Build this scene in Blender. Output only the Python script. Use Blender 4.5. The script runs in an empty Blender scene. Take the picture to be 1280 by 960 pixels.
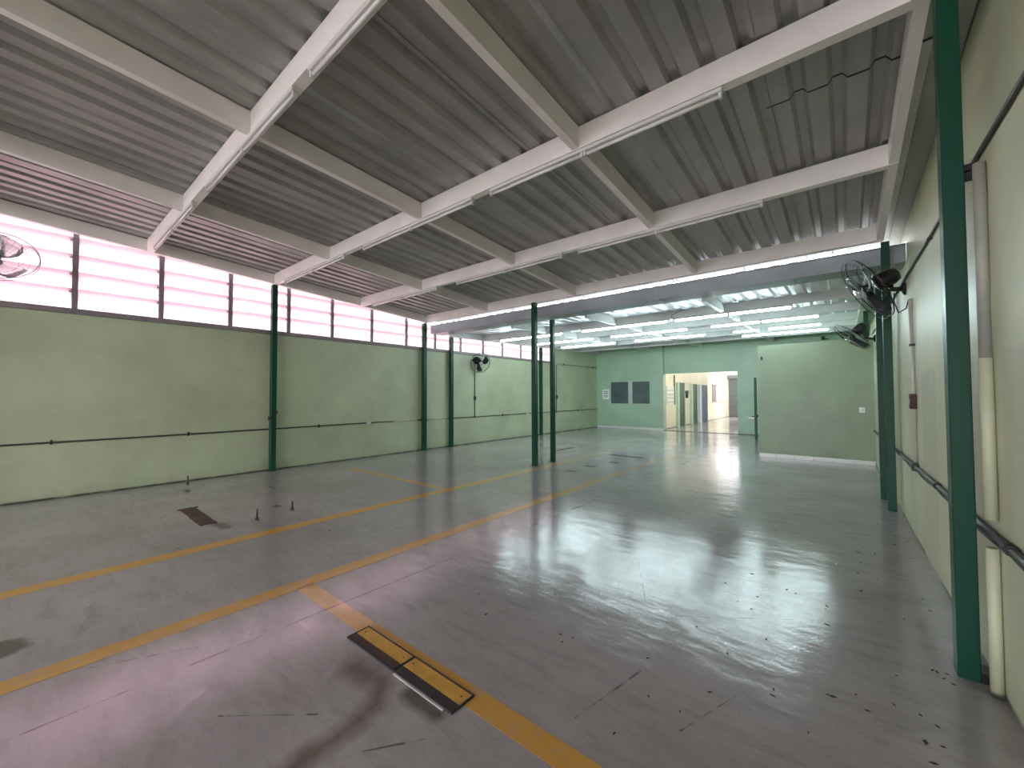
import bpy, math, random
from mathutils import Vector, Matrix
random.seed(7)
PI = math.pi
scene = bpy.context.scene
C = scene.collection

# ------------------------------------------------------------------ camera
cam_d = bpy.data.cameras.new('camera'); cam = bpy.data.objects.new('camera', cam_d); C.objects.link(cam)
cam_d.sensor_width = 36.0; cam_d.lens = 506.0 / 1280.0 * 36.0; cam_d.clip_start = 0.05; cam_d.clip_end = 300
v1 = Vector((417.0, 12.6, 506.0)).normalized()            # image directions of the hall's long and cross axes
v2 = Vector((-615.0, 16.0, 506.0))
ax = -(v2 - v2.dot(v1) * v1).normalized(); az = ax.cross(v1)
if az.y > 0: az = -az
Rm = Matrix((ax, v1, az))                                  # hall axes from image axes
right, down, fwd = Rm @ Vector((1, 0, 0)), Rm @ Vector((0, 1, 0)), Rm @ Vector((0, 0, 1))
cam.matrix_world = Matrix(((right.x, -down.x, -fwd.x, 0), (right.y, -down.y, -fwd.y, 0), (right.z, -down.z, -fwd.z, 1.5), (0, 0, 0, 1)))
scene.camera = cam

# ------------------------------------------------------------------ sky and exposure
SKY = 5.5
TUBE = 36.0
INNER_FILL = 70.0
world = bpy.data.worlds.new('sky'); scene.world = world; world.use_nodes = True
bg = world.node_tree.nodes['Background']; bg.inputs[0].default_value = (0.93, 0.92, 1.0, 1); bg.inputs[1].default_value = SKY
vs = scene.view_settings
vs.view_transform = 'Standard'; vs.look = 'None'; vs.gamma = 1.0; vs.use_curve_mapping = False; vs.exposure = 0.55
scene.cycles.max_bounces = 10; scene.cycles.diffuse_bounces = 6; scene.cycles.glossy_bounces = 4
scene.cycles.transmission_bounces = 8; scene.cycles.sample_clamp_indirect = 8.0
scene.cycles.use_denoising = True

# ------------------------------------------------------------------ node helper
class NT:
    def __init__(s, name):
        s.m = bpy.data.materials.new(name); s.m.use_nodes = True
        s.t = s.m.node_tree; s.n = s.t.nodes; s.b = s.n['Principled BSDF']
    def put(s, sock, v):
        if hasattr(v, 'is_output'): s.t.links.new(v, sock)
        elif isinstance(v, tuple) and len(v) == 3 and sock.type == 'RGBA': sock.default_value = (*v, 1)
        else: sock.default_value = v
    def math(s, op, a, b=0.0, c=None, clamp=False):
        q = s.n.new('ShaderNodeMath'); q.operation = op; q.use_clamp = clamp
        s.put(q.inputs[0], a); s.put(q.inputs[1], b)
        if c is not None: s.put(q.inputs[2], c)
        return q.outputs[0]
    def vmath(s, op, a, b=None, scale=None):
        q = s.n.new('ShaderNodeVectorMath'); q.operation = op
        s.put(q.inputs[0], a)
        if b is not None: s.put(q.inputs[1], b)
        if scale is not None: s.put(q.inputs['Scale'], scale)
        return q.outputs['Value'] if op in ('LENGTH', 'DOT_PRODUCT') else q.outputs[0]
    def pos(s): return s.n.new('ShaderNodeNewGeometry').outputs['Position']
    def obj(s): return s.n.new('ShaderNodeTexCoord').outputs['Object']
    def xyz(s, v):
        q = s.n.new('ShaderNodeSeparateXYZ'); s.put(q.inputs[0], v); return q.outputs
    def mapping(s, v, scale=(1, 1, 1), rot=(0, 0, 0)):
        q = s.n.new('ShaderNodeMapping'); s.put(q.inputs[0], v); q.inputs['Scale'].default_value = scale; q.inputs['Rotation'].default_value = rot
        return q.outputs[0]
    def noise(s, v, scale, detail=4, rough=0.55, dist=0.0):
        q = s.n.new('ShaderNodeTexNoise'); s.put(q.inputs['Vector'], v)
        q.inputs['Scale'].default_value = scale; q.inputs['Detail'].default_value = detail
        q.inputs['Roughness'].default_value = rough; q.inputs['Distortion'].default_value = dist
        return q.outputs[0]
    def remap(s, v, a, b, c=0.0, d=1.0):
        q = s.n.new('ShaderNodeMapRange'); q.clamp = True; s.put(q.inputs[0], v)
        for i, x in enumerate((a, b, c, d)): q.inputs[i + 1].default_value = x
        return q.outputs[0]
    def mix(s, f, a, b):
        q = s.n.new('ShaderNodeMix'); q.data_type = 'RGBA'
        s.put(q.inputs[0], f); s.put(q.inputs[6], a); s.put(q.inputs[7], b)
        return q.outputs[2]
    def bump(s, h, strength=0.2, dist=0.01):
        q = s.n.new('ShaderNodeBump'); s.put(q.inputs['Height'], h); q.inputs['Strength'].default_value = strength; q.inputs['Distance'].default_value = dist
        s.t.links.new(q.outputs[0], s.b.inputs['Normal'])
    def segdist(s, p, a, b):
        a = Vector((*a, 0)); b = Vector((*b, 0)); d = b - a; L2 = d.length_squared
        pa = s.vmath('SUBTRACT', p, tuple(a))
        h = s.math('DIVIDE', s.vmath('DOT_PRODUCT', pa, tuple(d)), L2, clamp=True)
        return s.vmath('LENGTH', s.vmath('SUBTRACT', pa, s.vmath('SCALE', tuple(d), scale=h)))

def plain(name, col, rough=0.5, metal=0.0, var=0.12, scale=6.0, spec=0.5):
    m = NT(name); p = m.pos()
    n = m.noise(p, scale, 4)
    dk = tuple(c * (1 - var) for c in col); lt = tuple(min(1, c * (1 + var)) for c in col)
    m.put(m.b.inputs['Base Color'], m.mix(m.remap(n, 0.3, 0.7), dk, lt))
    m.put(m.b.inputs['Roughness'], m.remap(m.noise(p, scale * 2, 2), 0.3, 0.7, max(0.02, rough - 0.07), min(1, rough + 0.07)))
    m.b.inputs['Metallic'].default_value = metal; m.b.inputs['Specular IOR Level'].default_value = spec
    return m.m

def emit(name, col, strength):
    m = NT(name); m.b.inputs['Base Color'].default_value = (0.9, 0.9, 0.9, 1)
    m.b.inputs['Emission Color'].default_value = (*col, 1); m.b.inputs['Emission Strength'].default_value = strength
    return m.m

def paint_wall(name, col, patch=None, rough=0.42):
    """emulsion-painted plaster: roller mottling, faint run-downs and scuffs; patch = colour of touched-up paint below 1.7 m"""
    m = NT(name); p = m.pos()
    n1 = m.noise(p, 0.8, 5, 0.6); n2 = m.noise(m.mapping(p, (1, 1, 5)), 3.0, 4)
    dk = tuple(c * 0.80 for c in col); lt = tuple(min(1, c * 1.10) for c in col)
    c = m.mix(m.remap(n1, 0.3, 0.7), dk, lt)
    c = m.mix(m.remap(n2, 0.56, 0.8, 0, 0.22), c, tuple(x * 0.72 for x in col))
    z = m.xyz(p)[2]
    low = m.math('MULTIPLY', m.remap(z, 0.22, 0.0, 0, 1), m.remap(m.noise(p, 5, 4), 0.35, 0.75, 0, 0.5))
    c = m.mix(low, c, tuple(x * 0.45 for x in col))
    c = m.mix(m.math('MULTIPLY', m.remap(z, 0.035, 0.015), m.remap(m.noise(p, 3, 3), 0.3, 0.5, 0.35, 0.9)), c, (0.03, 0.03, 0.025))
    if patch:
        y = m.xyz(p)[1]
        f = m.math('MULTIPLY', m.remap(z, 1.72, 1.69), m.math('GREATER_THAN', m.math('SINE', m.math('MULTIPLY', m.math('ADD', y, m.math('MULTIPLY', z, 0.02)), 5.3)), -0.25))
        f = m.math('MULTIPLY', f, m.remap(m.noise(m.mapping(p, (1, 1, 0.3)), 2.2, 3), 0.35, 0.6, 0.25, 0.95))
        c = m.mix(f, c, patch)
    m.put(m.b.inputs['Base Color'], c)
    m.put(m.b.inputs['Roughness'], m.remap(n1, 0.3, 0.7, rough - 0.08, rough + 0.1))
    m.bump(m.noise(p, 34, 4), 0.10, 0.004)
    return m.m

# ------------------------------------------------------------------ materials
def floor_material(name, yellow=False):
    m = NT(name); p = m.pos(); x, y, z = m.xyz(p)
    flat = m.vmath('MULTIPLY', p, (1, 1, 0))
    big = m.noise(flat, 0.55, 6, 0.62, 0.2); mid = m.noise(m.mapping(flat, (1.0, 1.25, 1), (0, 0, 0.5)), 1.9, 7, 0.7, 0.15)
    fine = m.noise(flat, 22, 5, 0.7)
    c = m.mix(m.remap(big, 0.32, 0.68), (0.315, 0.285, 0.295), (0.46, 0.425, 0.435))
    c = m.mix(m.remap(mid, 0.48, 0.80, 0, 0.42), c, (0.29, 0.275, 0.27))
    c = m.mix(m.remap(fine, 0.55, 0.8, 0, 0.5), c, (0.22, 0.205, 0.20))
    sm = m.noise(m.mapping(flat, (0.6, 2.2, 1), (0, 0, 0.35)), 4.5, 7, 0.72, 0.3)
    c = m.mix(m.remap(sm, 0.50, 0.70, 0, 0.62), c, (0.24, 0.22, 0.215))
    c = m.mix(m.remap(sm, 0.46, 0.20, 0, 0.20), c, (0.52, 0.495, 0.50))
    sc = m.noise(m.mapping(flat, (0.5, 3.5, 1), (0, 0, -0.75)), 6.0, 6, 0.75, 0.2)
    c = m.mix(m.math('MULTIPLY', m.remap(sc, 0.60, 0.76, 0, 0.65), m.remap(mid, 0.40, 0.58)), c, (0.15, 0.13, 0.125))
    if yellow:
        wear = m.remap(m.noise(flat, 9, 6, 0.7), 0.50, 0.68)
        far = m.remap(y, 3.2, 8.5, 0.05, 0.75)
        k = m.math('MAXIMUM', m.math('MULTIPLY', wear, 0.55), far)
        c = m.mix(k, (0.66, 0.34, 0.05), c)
    # saw-cut joint and long scratches
    jn = m.noise(flat, 3.1, 3)
    joint = m.math('MULTIPLY', m.remap(m.math('ABSOLUTE', m.math('ADD', x, m.math('ADD', 2.86, m.math('MULTIPLY', y, -0.012)))), 0.004, 0.009, 1, 0), m.remap(jn, 0.46, 0.54))
    scr = None
    for a, b in (((-1.0, 1.67), (-0.89, 2.17)), ((-1.46, 3.55), (-1.16, 2.93)), ((-0.92, 2.85), (-0.3, 3.3)), ((-2.3, 0.62), (-1.95, 0.92)), ((-3.3, 0.2), (-3.0, 0.75)), ((-1.6, 0.95), (-1.45, 1.15)), ((-0.6, 1.9), (-0.45, 2.3))):
        d = m.remap(m.math('ADD', m.segdist(flat, a, b), m.math('MULTIPLY', m.math('SUBTRACT', m.noise(flat, 5, 2), 0.5), 0.014)), 0.002, 0.0045, 0.8, 0)
        scr = d if scr is None else m.math('MAXIMUM', scr, d)
    marks = m.math('MAXIMUM', joint, m.math('MULTIPLY', scr, m.remap(m.noise(flat, 12, 2), 0.4, 0.55)))
    c = m.mix(m.math('MULTIPLY', marks, 0.85), c, (0.035, 0.03, 0.03))
    # rust-coloured dried trail under the drain cover, and two oily spots
    wob = m.math('MULTIPLY', m.math('SUBTRACT', m.noise(flat, 5.5, 5, 0.65), 0.5), 0.16)
    pts = ((-2.12, 1.20), (-1.92, 1.24), (-1.80, 1.14), (-1.76, 0.98), (-1.76, 0.78), (-1.74, 0.45))
    tr = None
    for a, b in zip(pts, pts[1:]):
        d = m.segdist(flat, a, b); tr = d if tr is None else m.math('MINIMUM', tr, d)
    tr = m.remap(m.math('ADD', tr, wob), 0.0, 0.085, 0.75, 0)
    tr2 = m.remap(m.math('ADD', m.segdist(flat, (-2.12, 1.21), (-2.0, 1.22)), wob), 0.02, 0.13, 0.75, 0)
    c = m.mix(m.math('MAXIMUM', tr, tr2), c, (0.13, 0.075, 0.055))
    oil = m.remap(m.math('ADD', m.segdist(flat, (-3.95, -0.06), (-3.86, -0.02)), wob), 0.06, 0.11, 0.8, 0)
    oil2 = m.remap(m.math('ADD', m.segdist(flat, (-1.72, 1.27), (-1.52, 1.27)), m.math('MULTIPLY', wob, 0.5)), 0.02, 0.07, 0.8, 0)
    oil3 = m.remap(m.math('ADD', m.segdist(flat, (-5.72, 1.50), (-5.50, 1.52)), m.math('MULTIPLY', wob, 0.6)), 0.03, 0.08, 0.7, 0)
    c = m.mix(m.math('MAXIMUM', m.math('MAXIMUM', oil, oil2), oil3), c, (0.07, 0.06, 0.055))
    # grime along the right-hand and left-hand wall
    gr = m.math('MAXIMUM', m.remap(x, 0.25, 0.55, 0, 0.5), m.remap(x, -8.8, -9.0, 0, 0.25))
    c = m.mix(m.math('MULTIPLY', gr, m.remap(mid, 0.3, 0.7, 0.3, 1)), c, (0.17, 0.15, 0.13))
    m.put(m.b.inputs['Base Color'], c)
    rg = m.noise(m.mapping(flat, (1.3, 0.9, 1), (0, 0, -0.3)), 1.3, 7, 0.7, 0.4)
    m.put(m.b.inputs['Roughness'], m.math('ADD', m.remap(rg, 0.38, 0.64, 0.04, 0.15), m.math('ADD', m.math('MULTIPLY', m.remap(fine, 0.4, 0.7), 0.04), m.math('MULTIPLY', m.remap(sm, 0.42, 0.62), 0.035))))
    m.b.inputs['Specular IOR Level'].default_value = 0.78
    m.bump(m.math('ADD', m.noise(m.mapping(flat, (0.7, 1.6, 1)), 3.2, 3), m.math('MULTIPLY', sm, 0.30)), 0.17, 0.03)
    return m.m

M = {}
M['floor'] = floor_material('polished_concrete')
M['yellow'] = floor_material('worn_yellow_paint', True)
M['wall_left'] = paint_wall('green_wall_paint', (0.53, 0.595, 0.40))
M['wall_far'] = paint_wall('green_paint_cool_light', (0.39, 0.555, 0.405))  # far, block and right walls: differing light put into one paint's tones
M['wall_block'] = paint_wall('green_paint_dim_light', (0.275, 0.35, 0.23))
M['wall_right'] = paint_wall('green_paint_bright_light', (0.63, 0.67, 0.46), (0.52, 0.545, 0.40), 0.45)
M['wall_cream'] = paint_wall('cream_paint', (0.84, 0.80, 0.60))
M['white_wall'] = paint_wall('white_paint', (0.82, 0.82, 0.80))
M['post'] = plain('dark_green_enamel', (0.006, 0.062, 0.034), 0.40, 0, 0.04, 3, 0.28)
M['steel_white'] = plain('off_white_steel_paint', (0.92, 0.87, 0.83), 0.45, 0, 0.06, 2.5)
M['steel_white2'] = plain('cool_white_steel_paint', (0.72, 0.73, 0.72), 0.45, 0, 0.06, 2.5)
M['galv'] = plain('galvanised_gutter', (0.27, 0.305, 0.32), 0.42, 0.3, 0.16, 1.6)
M['sill'] = plain('grey_window_steel', (0.27, 0.23, 0.245), 0.5, 0.1, 0.15, 5)
M['black'] = plain('black_plastic', (0.012, 0.012, 0.013), 0.38)
M['wire'] = plain('black_wire', (0.03, 0.03, 0.032), 0.3, 0.5)
M['wire_pale'] = plain('pale_wire', (0.30, 0.27, 0.28), 0.35, 0.4)
M['blade_pale'] = plain('clear_plastic_fan_blade', (0.93, 0.90, 0.92), 0.35, 0, 0.02)
M['blade_pale'].node_tree.nodes['Principled BSDF'].inputs['Transmission Weight'].default_value = 0.85
M['slat_shade_line'] = plain('mauve_slat_shade_line', (0.62, 0.46, 0.48), 0.6)
M['chrome'] = plain('bright_metal', (0.75, 0.75, 0.76), 0.18, 0.9, 0.05)
M['pvc'] = plain('grey_conduit', (0.36, 0.37, 0.31), 0.45)
M['pvc_dark'] = plain('dark_conduit', (0.055, 0.055, 0.05), 0.5)
M['pvc_pale'] = plain('pale_conduit', (0.58, 0.57, 0.50), 0.35)
M['batten'] = plain('white_batten_enamel', (0.72, 0.70, 0.67), 0.35, 0, 0.05)
M['tube_off'] = plain('unlit_tube_glass', (0.80, 0.78, 0.76), 0.15, 0, 0.03)
M['tube_on'] = emit('lit_fluorescent_tube', (0.76, 0.96, 1.0), TUBE)
M['tube_fill_inner'] = emit('inner_room_fill_tube', (1.0, 0.97, 0.92), INNER_FILL)
M['tile_white'] = plain('white_glazed_tile', (0.74, 0.74, 0.70), 0.25, 0, 0.08, 9)
M['plate'] = plain('dark_iron_plate', (0.045, 0.036, 0.038), 0.5, 0.3, 0.35, 14)
M['rust'] = plain('rusted_steel', (0.085, 0.045, 0.04), 0.65, 0.2, 0.4, 18)
M['yellow_plate'] = plain('yellow_enamel_plate', (0.62, 0.33, 0.045), 0.45, 0, 0.18, 10)
M['paper'] = plain('paper', (0.85, 0.85, 0.84), 0.8, 0, 0.03)
M['ink'] = plain('ink', (0.03, 0.03, 0.035), 0.8)
M['dark_glass'] = plain('dark_window_glass', (0.085, 0.125, 0.125), 0.14, 0, 0.25, 1.2)
M['alu'] = plain('aluminium_frame', (0.55, 0.57, 0.56), 0.4, 0.5)
M['shutter'] = plain('grey_shutter_steel', (0.10, 0.115, 0.11), 0.45, 0.2)
M['blue'] = plain('dark_blue_door', (0.035, 0.06, 0.13), 0.4)
M['blue_pale'] = plain('pale_blue_frame', (0.52, 0.63, 0.72), 0.5)
M['green_pale'] = plain('pale_green_jamb', (0.42, 0.60, 0.48), 0.5)
M['ceramic'] = plain('white_ceramic', (0.82, 0.82, 0.80), 0.15)
M['chips'] = plain('dry_leaf_chips', (0.045, 0.033, 0.025), 0.85, 0, 0.4, 40)
M['paving'] = plain('outside_paving', (0.34, 0.32, 0.30), 0.85)

def roof_material(name, col):
    m = NT(name); p = m.pos()
    n = m.noise(m.mapping(p, (6, 0.5, 1)), 2.0, 5, 0.6); n2 = m.noise(p, 1.1, 5, 0.6)
    c = m.mix(m.remap(n2, 0.3, 0.7), tuple(q * 0.8 for q in col), tuple(q * 1.15 for q in col))
    c = m.mix(m.remap(n, 0.5, 0.75, 0, 0.4), c, tuple(q * 0.6 for q in col))
    m.put(m.b.inputs['Base Color'], c); m.b.inputs['Metallic'].default_value = 0.3
    m.put(m.b.inputs['Roughness'], m.remap(n2, 0.3, 0.7, 0.36, 0.52))
    return m.m
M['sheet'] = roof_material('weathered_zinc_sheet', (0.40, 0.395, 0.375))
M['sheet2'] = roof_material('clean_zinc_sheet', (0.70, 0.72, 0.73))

def louvre_material():
    m = NT('pink_white_fibreglass'); n = m.n
    p = m.pos()
    col = m.mix(m.remap(m.noise(m.mapping(p, (1, 0.4, 4)), 2.0, 3), 0.3, 0.7), (1.0, 0.80, 0.85), (1.0, 0.90, 0.925))
    tr = n.new('ShaderNodeBsdfTranslucent'); m.put(tr.inputs[0], col)
    df = n.new('ShaderNodeBsdfDiffuse'); m.put(df.inputs[0], (0.85, 0.75, 0.77))
    mx = n.new('ShaderNodeMixShader'); mx.inputs[0].default_value = 0.40
    m.t.links.new(tr.outputs[0], mx.inputs[1]); m.t.links.new(df.outputs[0], mx.inputs[2])
    m.t.links.new(mx.outputs[0], n['Material Output'].inputs['Surface'])
    return m.m
M['louvre'] = louvre_material()

# ------------------------------------------------------------------ mesh builder
class MB:
    def __init__(s): s.v = []; s.f = []; s.sm = []
    def add(s, vs_, fs, smooth=False):
        o = len(s.v); s.v += [tuple(q) for q in vs_]; s.f += [tuple(i + o for i in q) for q in fs]; s.sm += [smooth] * len(fs); return s
    def box(s, x0, x1, y0, y1, z0, z1):
        return s.hexa([(x0, y0, z0), (x1, y0, z0), (x1, y1, z0), (x0, y1, z0), (x0, y0, z1), (x1, y0, z1), (x1, y1, z1), (x0, y1, z1)])
    def hexa(s, v):
        return s.add(v, [(0, 3, 2, 1), (4, 5, 6, 7), (0, 1, 5, 4), (1, 2, 6, 5), (2, 3, 7, 6), (3, 0, 4, 7)])
    def bevbox(s, x0, x1, y0, y1, z0, z1, b):
        """box with chamfered vertical and horizontal edges"""
        P = []
        for zz, i in ((z0, b), (z0 + b, 0), (z1 - b, 0), (z1, b)):
            for xx, yy in ((x0 + i + b, y0 + i), (x1 - i - b, y0 + i), (x1 - i, y0 + i + b), (x1 - i, y1 - i - b), (x1 - i - b, y1 - i), (x0 + i + b, y1 - i), (x0 + i, y1 - i - b), (x0 + i, y0 + i + b)):
                P.append((xx, yy, zz))
        F = [tuple(range(7, -1, -1)), tuple(range(24, 32))]
        for r in range(3):
            for k in range(8): F.append((r * 8 + k, r * 8 + (k + 1) % 8, r * 8 + 8 + (k + 1) % 8, r * 8 + 8 + k))
        return s.add(P, F)
    def sloped(s, x0, x1, y0, y1, zf, h):
        """bar along y whose underside follows zf(y)"""
        a, b = zf(y0), zf(y1)
        return s.hexa([(x0, y0, a), (x1, y0, a), (x1, y1, b), (x0, y1, b), (x0, y0, a + h), (x1, y0, a + h), (x1, y1, b + h), (x0, y1, b + h)])
    def tube(s, pts, r, n=8, closed=False):
        pts = [Vector(q) for q in pts]; N = len(pts); rings = []
        up = None
        for i, q in enumerate(pts):
            if closed: d = pts[(i + 1) % N] - pts[i - 1]
            else: d = pts[min(i + 1, N - 1)] - pts[max(i - 1, 0)]
            d.normalize()
            if up is None:
                up = Vector((0, 0, 1)) if abs(d.z) < 0.9 else Vector((1, 0, 0))
            a = (up - up.dot(d) * d).normalized(); up = a; b = d.cross(a)
            rr = r[i] if isinstance(r, (list, tuple)) else r
            rings.append([q + rr * (math.cos(2 * PI * k / n) * a + math.sin(2 * PI * k / n) * b) for k in range(n)])
        V = [w for g in rings for w in g]; F = []
        for i in range(N if closed else N - 1):
            j = (i + 1) % N
            for k in range(n): F.append((i * n + k, i * n + (k + 1) % n, j * n + (k + 1) % n, j * n + k))
        o = len(s.v); s.add(V, F, True)
        if not closed:
            s.f += [tuple(o + k for k in range(n - 1, -1, -1)), tuple(o + (N - 1) * n + k for k in range(n))]; s.sm += [False, False]
        return s
    def lathe(s, prof, n=20, smooth=True):
        """profile of (radius, z) about the z axis"""
        V = []; F = []
        for r, z in prof:
            for k in range(n): V.append((r * math.cos(2 * PI * k / n), r * math.sin(2 * PI * k / n), z))
        for i in range(len(prof) - 1):
            for k in range(n): F.append((i * n + k, i * n + (k + 1) % n, (i + 1) * n + (k + 1) % n, (i + 1) * n + k))
        o = len(s.v); s.add(V, F, smooth)
        s.f += [tuple(o + k for k in range(n - 1, -1, -1)), tuple(o + (len(prof) - 1) * n + k for k in range(n))]; s.sm += [False, False]
        return s
    def xf(s, mat): s.v = [tuple(mat @ Vector(q)) for q in s.v]; return s
    def mesh(s, name, m):
        me = bpy.data.meshes.new(name); me.from_pydata(s.v, [], s.f); me.polygons.foreach_set('use_smooth', s.sm)
        me.materials.append(M[m]); me.update(); return me
    def build(s, name, m, parent=None, loc=None):
        o = bpy.data.objects.new(name, s.mesh(name, m)); C.objects.link(o)
        if parent is not None: o.parent = parent
        if loc is not None: o.location = loc
        return o

def tag(o, label, cat, group=None):
    o['label'] = label; o['category'] = cat; o['kind'] = 'thing'
    if group: o['group'] = group
    return o
def thing(name, label, cat, loc=(0, 0, 0), group=None, rot=None):
    o = bpy.data.objects.new(name, None); C.objects.link(o); o.location = loc; o.empty_display_size = 0.1
    if rot is not None: o.rotation_mode = 'QUATERNION'; o.rotation_quaternion = rot
    return tag(o, label, cat, group)
def struct(o, label=None):
    o['kind'] = 'structure'
    if label: o['label'] = label
    return o
def holder(name, label=None):
    o = bpy.data.objects.new(name, None); C.objects.link(o); o.empty_display_size = 0.1
    return struct(o, label)
def link(name, me, parent, loc=(0, 0, 0)):
    o = bpy.data.objects.new(name, me); C.objects.link(o); o.parent = parent; o.location = loc; return o

# ------------------------------------------------------------------ roof heights
def z1(y): return 3.973 - 0.069 * y            # underside of the front roof's steel
def z2(y): return 3.20 + 0.022 * (y - 7.95)    # underside of the rear roof's steel
H1, H2 = 0.20, 0.17
YB = -9.0                                       # back end of the hall, behind the camera
def xr(y): return 0.575 - 0.0128 * (y - 3.2)   # face of the lower right wall

# ------------------------------------------------------------------ floor
fl = struct(MB().box(-9.25, 1.1, YB - 0.3, 30.6, -0.12, 0.0).build('floor', 'floor'), 'polished grey concrete floor with worn yellow lines')
def line(x0, x1, y0, y1, dx=0.0):
    MB().hexa([(x0, y0, 0), (x1, y0, 0), (x1 + dx, y1, 0), (x0 + dx, y1, 0), (x0, y0, 0.0015), (x1, y0, 0.0015), (x1 + dx, y1, 0.0015), (x0 + dx, y1, 0.0015)]).build('painted_line', 'yellow', fl)
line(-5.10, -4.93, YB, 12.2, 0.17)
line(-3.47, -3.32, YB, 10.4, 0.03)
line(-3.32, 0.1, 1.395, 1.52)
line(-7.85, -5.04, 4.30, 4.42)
struct(MB().box(-30, 20, -30, YB - 0.3, -0.2, -0.02).box(-30, -9.25, YB - 0.3, 40, -0.2, -0.02).build('ground_outside', 'paving'))

# ------------------------------------------------------------------ walls
struct(MB().box(-9.25, -9.0, YB, 17.4, 0, 2.75).box(-9.25, -9.0, 13.42, 17.4, 2.75, 3.8).build('wall_left', 'wall_left'), 'long green wall under the louvre windows')
def prism(pts, z0, z1_):
    n = len(pts); b = MB()
    V = [(x, y, z0) for x, y in pts] + [(x, y, z1_) for x, y in pts]
    F = [tuple(range(n - 1, -1, -1)), tuple(range(n, 2 * n))] + [(k, (k + 1) % n, n + (k + 1) % n, n + k) for k in range(n)]
    return b.add(V, F)
wr = prism([(xr(YB), YB), (1.0, YB), (1.0, 17.4), (xr(17.4), 17.4)], 0, 2.765)
wr2 = prism([(xr(YB) + 0.125, YB), (1.0, YB), (1.0, 17.4), (xr(17.4) + 0.125, 17.4)], 2.765, 5.0)
wr.add(wr2.v, wr2.f); wr.sm = [False] * len(wr.f)
struct(wr.build('wall_right', 'wall_right'), 'cream-green wall with a ledge and conduits')
# far wall with the double window and the wide opening
fw = MB()
Y0, Y1 = 17.2, 17.4
for b in ((-9.0, -8.33, 0, 3.75), (-8.33, -6.45, 0, 1.08), (-8.33, -6.45, 2.11, 3.75), (-6.45, -5.88, 0, 3.75), (-5.88, -3.15, 2.38, 3.75), (-3.15, 0.75, 0, 3.75)):
    fw.box(b[0], b[1], Y0, Y1, b[2], b[3])
fw.box(-6.46, -5.88, 17.08, Y0, 0, 3.6)
struct(fw.build('wall_far', 'wall_far'), 'green end wall with a wide opening')
struct(MB().box(-1.64, xr(11.4), 11.4, 11.55, 0, 2.68).box(-1.64, -1.49, 11.55, 17.2, 0, 2.68).box(-1.49, 0.45, 11.55, 17.2, 2.58, 2.68).build('wall_partition', 'wall_block'), 'green partition box in front of the end wall')
# unseen back wall; gate opening made and sized to let light in
struct(MB().box(-9.25, -8.7, YB - 0.2, YB, 0, 4.79).box(-8.7, 0.2, YB - 0.2, YB, 4.3, 4.79).box(0.2, 1.0, YB - 0.2, YB, 0, 4.79).build('wall_back', 'wall_right'), 'unseen end wall behind the viewer, gate opening added to let light in')

# white skirting tiles
def skirting(name, x0, x1, y, n):
    h = holder(name); w = (x1 - x0) / n
    me = MB().bevbox(0.003, w - 0.003, -0.012, 0, 0, 0.088, 0.003).mesh('skirting_tile', 'tile_white')
    for k in range(n): link('skirting_tile', me, h, (x0 + k * w, y + random.uniform(-0.001, 0.001), 0))
skirting('baseboard_partition', -1.64, xr(11.4) - 0.01, 11.4, 6)
skirting('baseboard_far', -8.98, -6.47, 17.2, 7)
skirting('baseboard_pillar', -6.46, -5.88, 17.08, 2)
struct(MB().box(-5.88, -3.15, 17.2, 17.26, 0.0, 0.012).build('trim_1', 'plate'))

# ------------------------------------------------------------------ ceiling sheets (front roof slopes down to the gutter)
def sheet_mesh(y0, y1, zf, mat, ribs=4, pitch=0.245):
    prof = [(-0.035, 0.0)]
    for k in range(ribs):
        a = k * pitch
        prof += [(a + 0.125, 0.0), (a + 0.155, 0.046), (a + 0.215, 0.046), (a + 0.245, 0.0)]
    b = MB(); V = []
    T = 0.003
    for y in (y0, y1):
        for dz in (0, T):
            V += [(x, y, z + zf(y) + dz) for x, z in prof]
    n = len(prof); F = []
    for k in range(n - 1):
        F += [(k, 2 * n + k, 2 * n + k + 1, k + 1), (n + k, n + k + 1, 3 * n + k + 1, 3 * n + k), (k, k + 1, n + k + 1, n + k), (2 * n + k, 3 * n + k, 3 * n + k + 1, 2 * n + k + 1)]
    F += [(0, n, 3 * n, 2 * n), (n - 1, 3 * n - 1, 4 * n - 1, 2 * n - 1)]
    return b.add(V, F).mesh('roof_sheet', mat)
ceil1 = holder('ceiling', 'weathered grey corrugated metal roof over the front bay')
zs1 = lambda y: z1(y) + H1 + 0.002
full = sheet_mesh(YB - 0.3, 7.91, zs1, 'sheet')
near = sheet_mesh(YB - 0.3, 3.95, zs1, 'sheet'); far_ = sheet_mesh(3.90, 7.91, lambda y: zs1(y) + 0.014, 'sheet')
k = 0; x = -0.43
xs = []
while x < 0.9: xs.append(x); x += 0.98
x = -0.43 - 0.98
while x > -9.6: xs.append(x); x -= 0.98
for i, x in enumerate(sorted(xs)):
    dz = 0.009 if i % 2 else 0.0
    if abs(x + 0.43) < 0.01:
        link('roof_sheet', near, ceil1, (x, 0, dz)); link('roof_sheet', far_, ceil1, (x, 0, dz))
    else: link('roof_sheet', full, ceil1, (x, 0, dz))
sb = MB(); pf = [(-0.035, 0.0)]                               # dark strip added for the shade and dirt line at the sheet lap
for k in range(4): pf += [(k * .245 + 0.125, 0.0), (k * .245 + 0.155, 0.046), (k * .245 + 0.215, 0.046), (k * .245 + 0.245, 0.0)]
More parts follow.
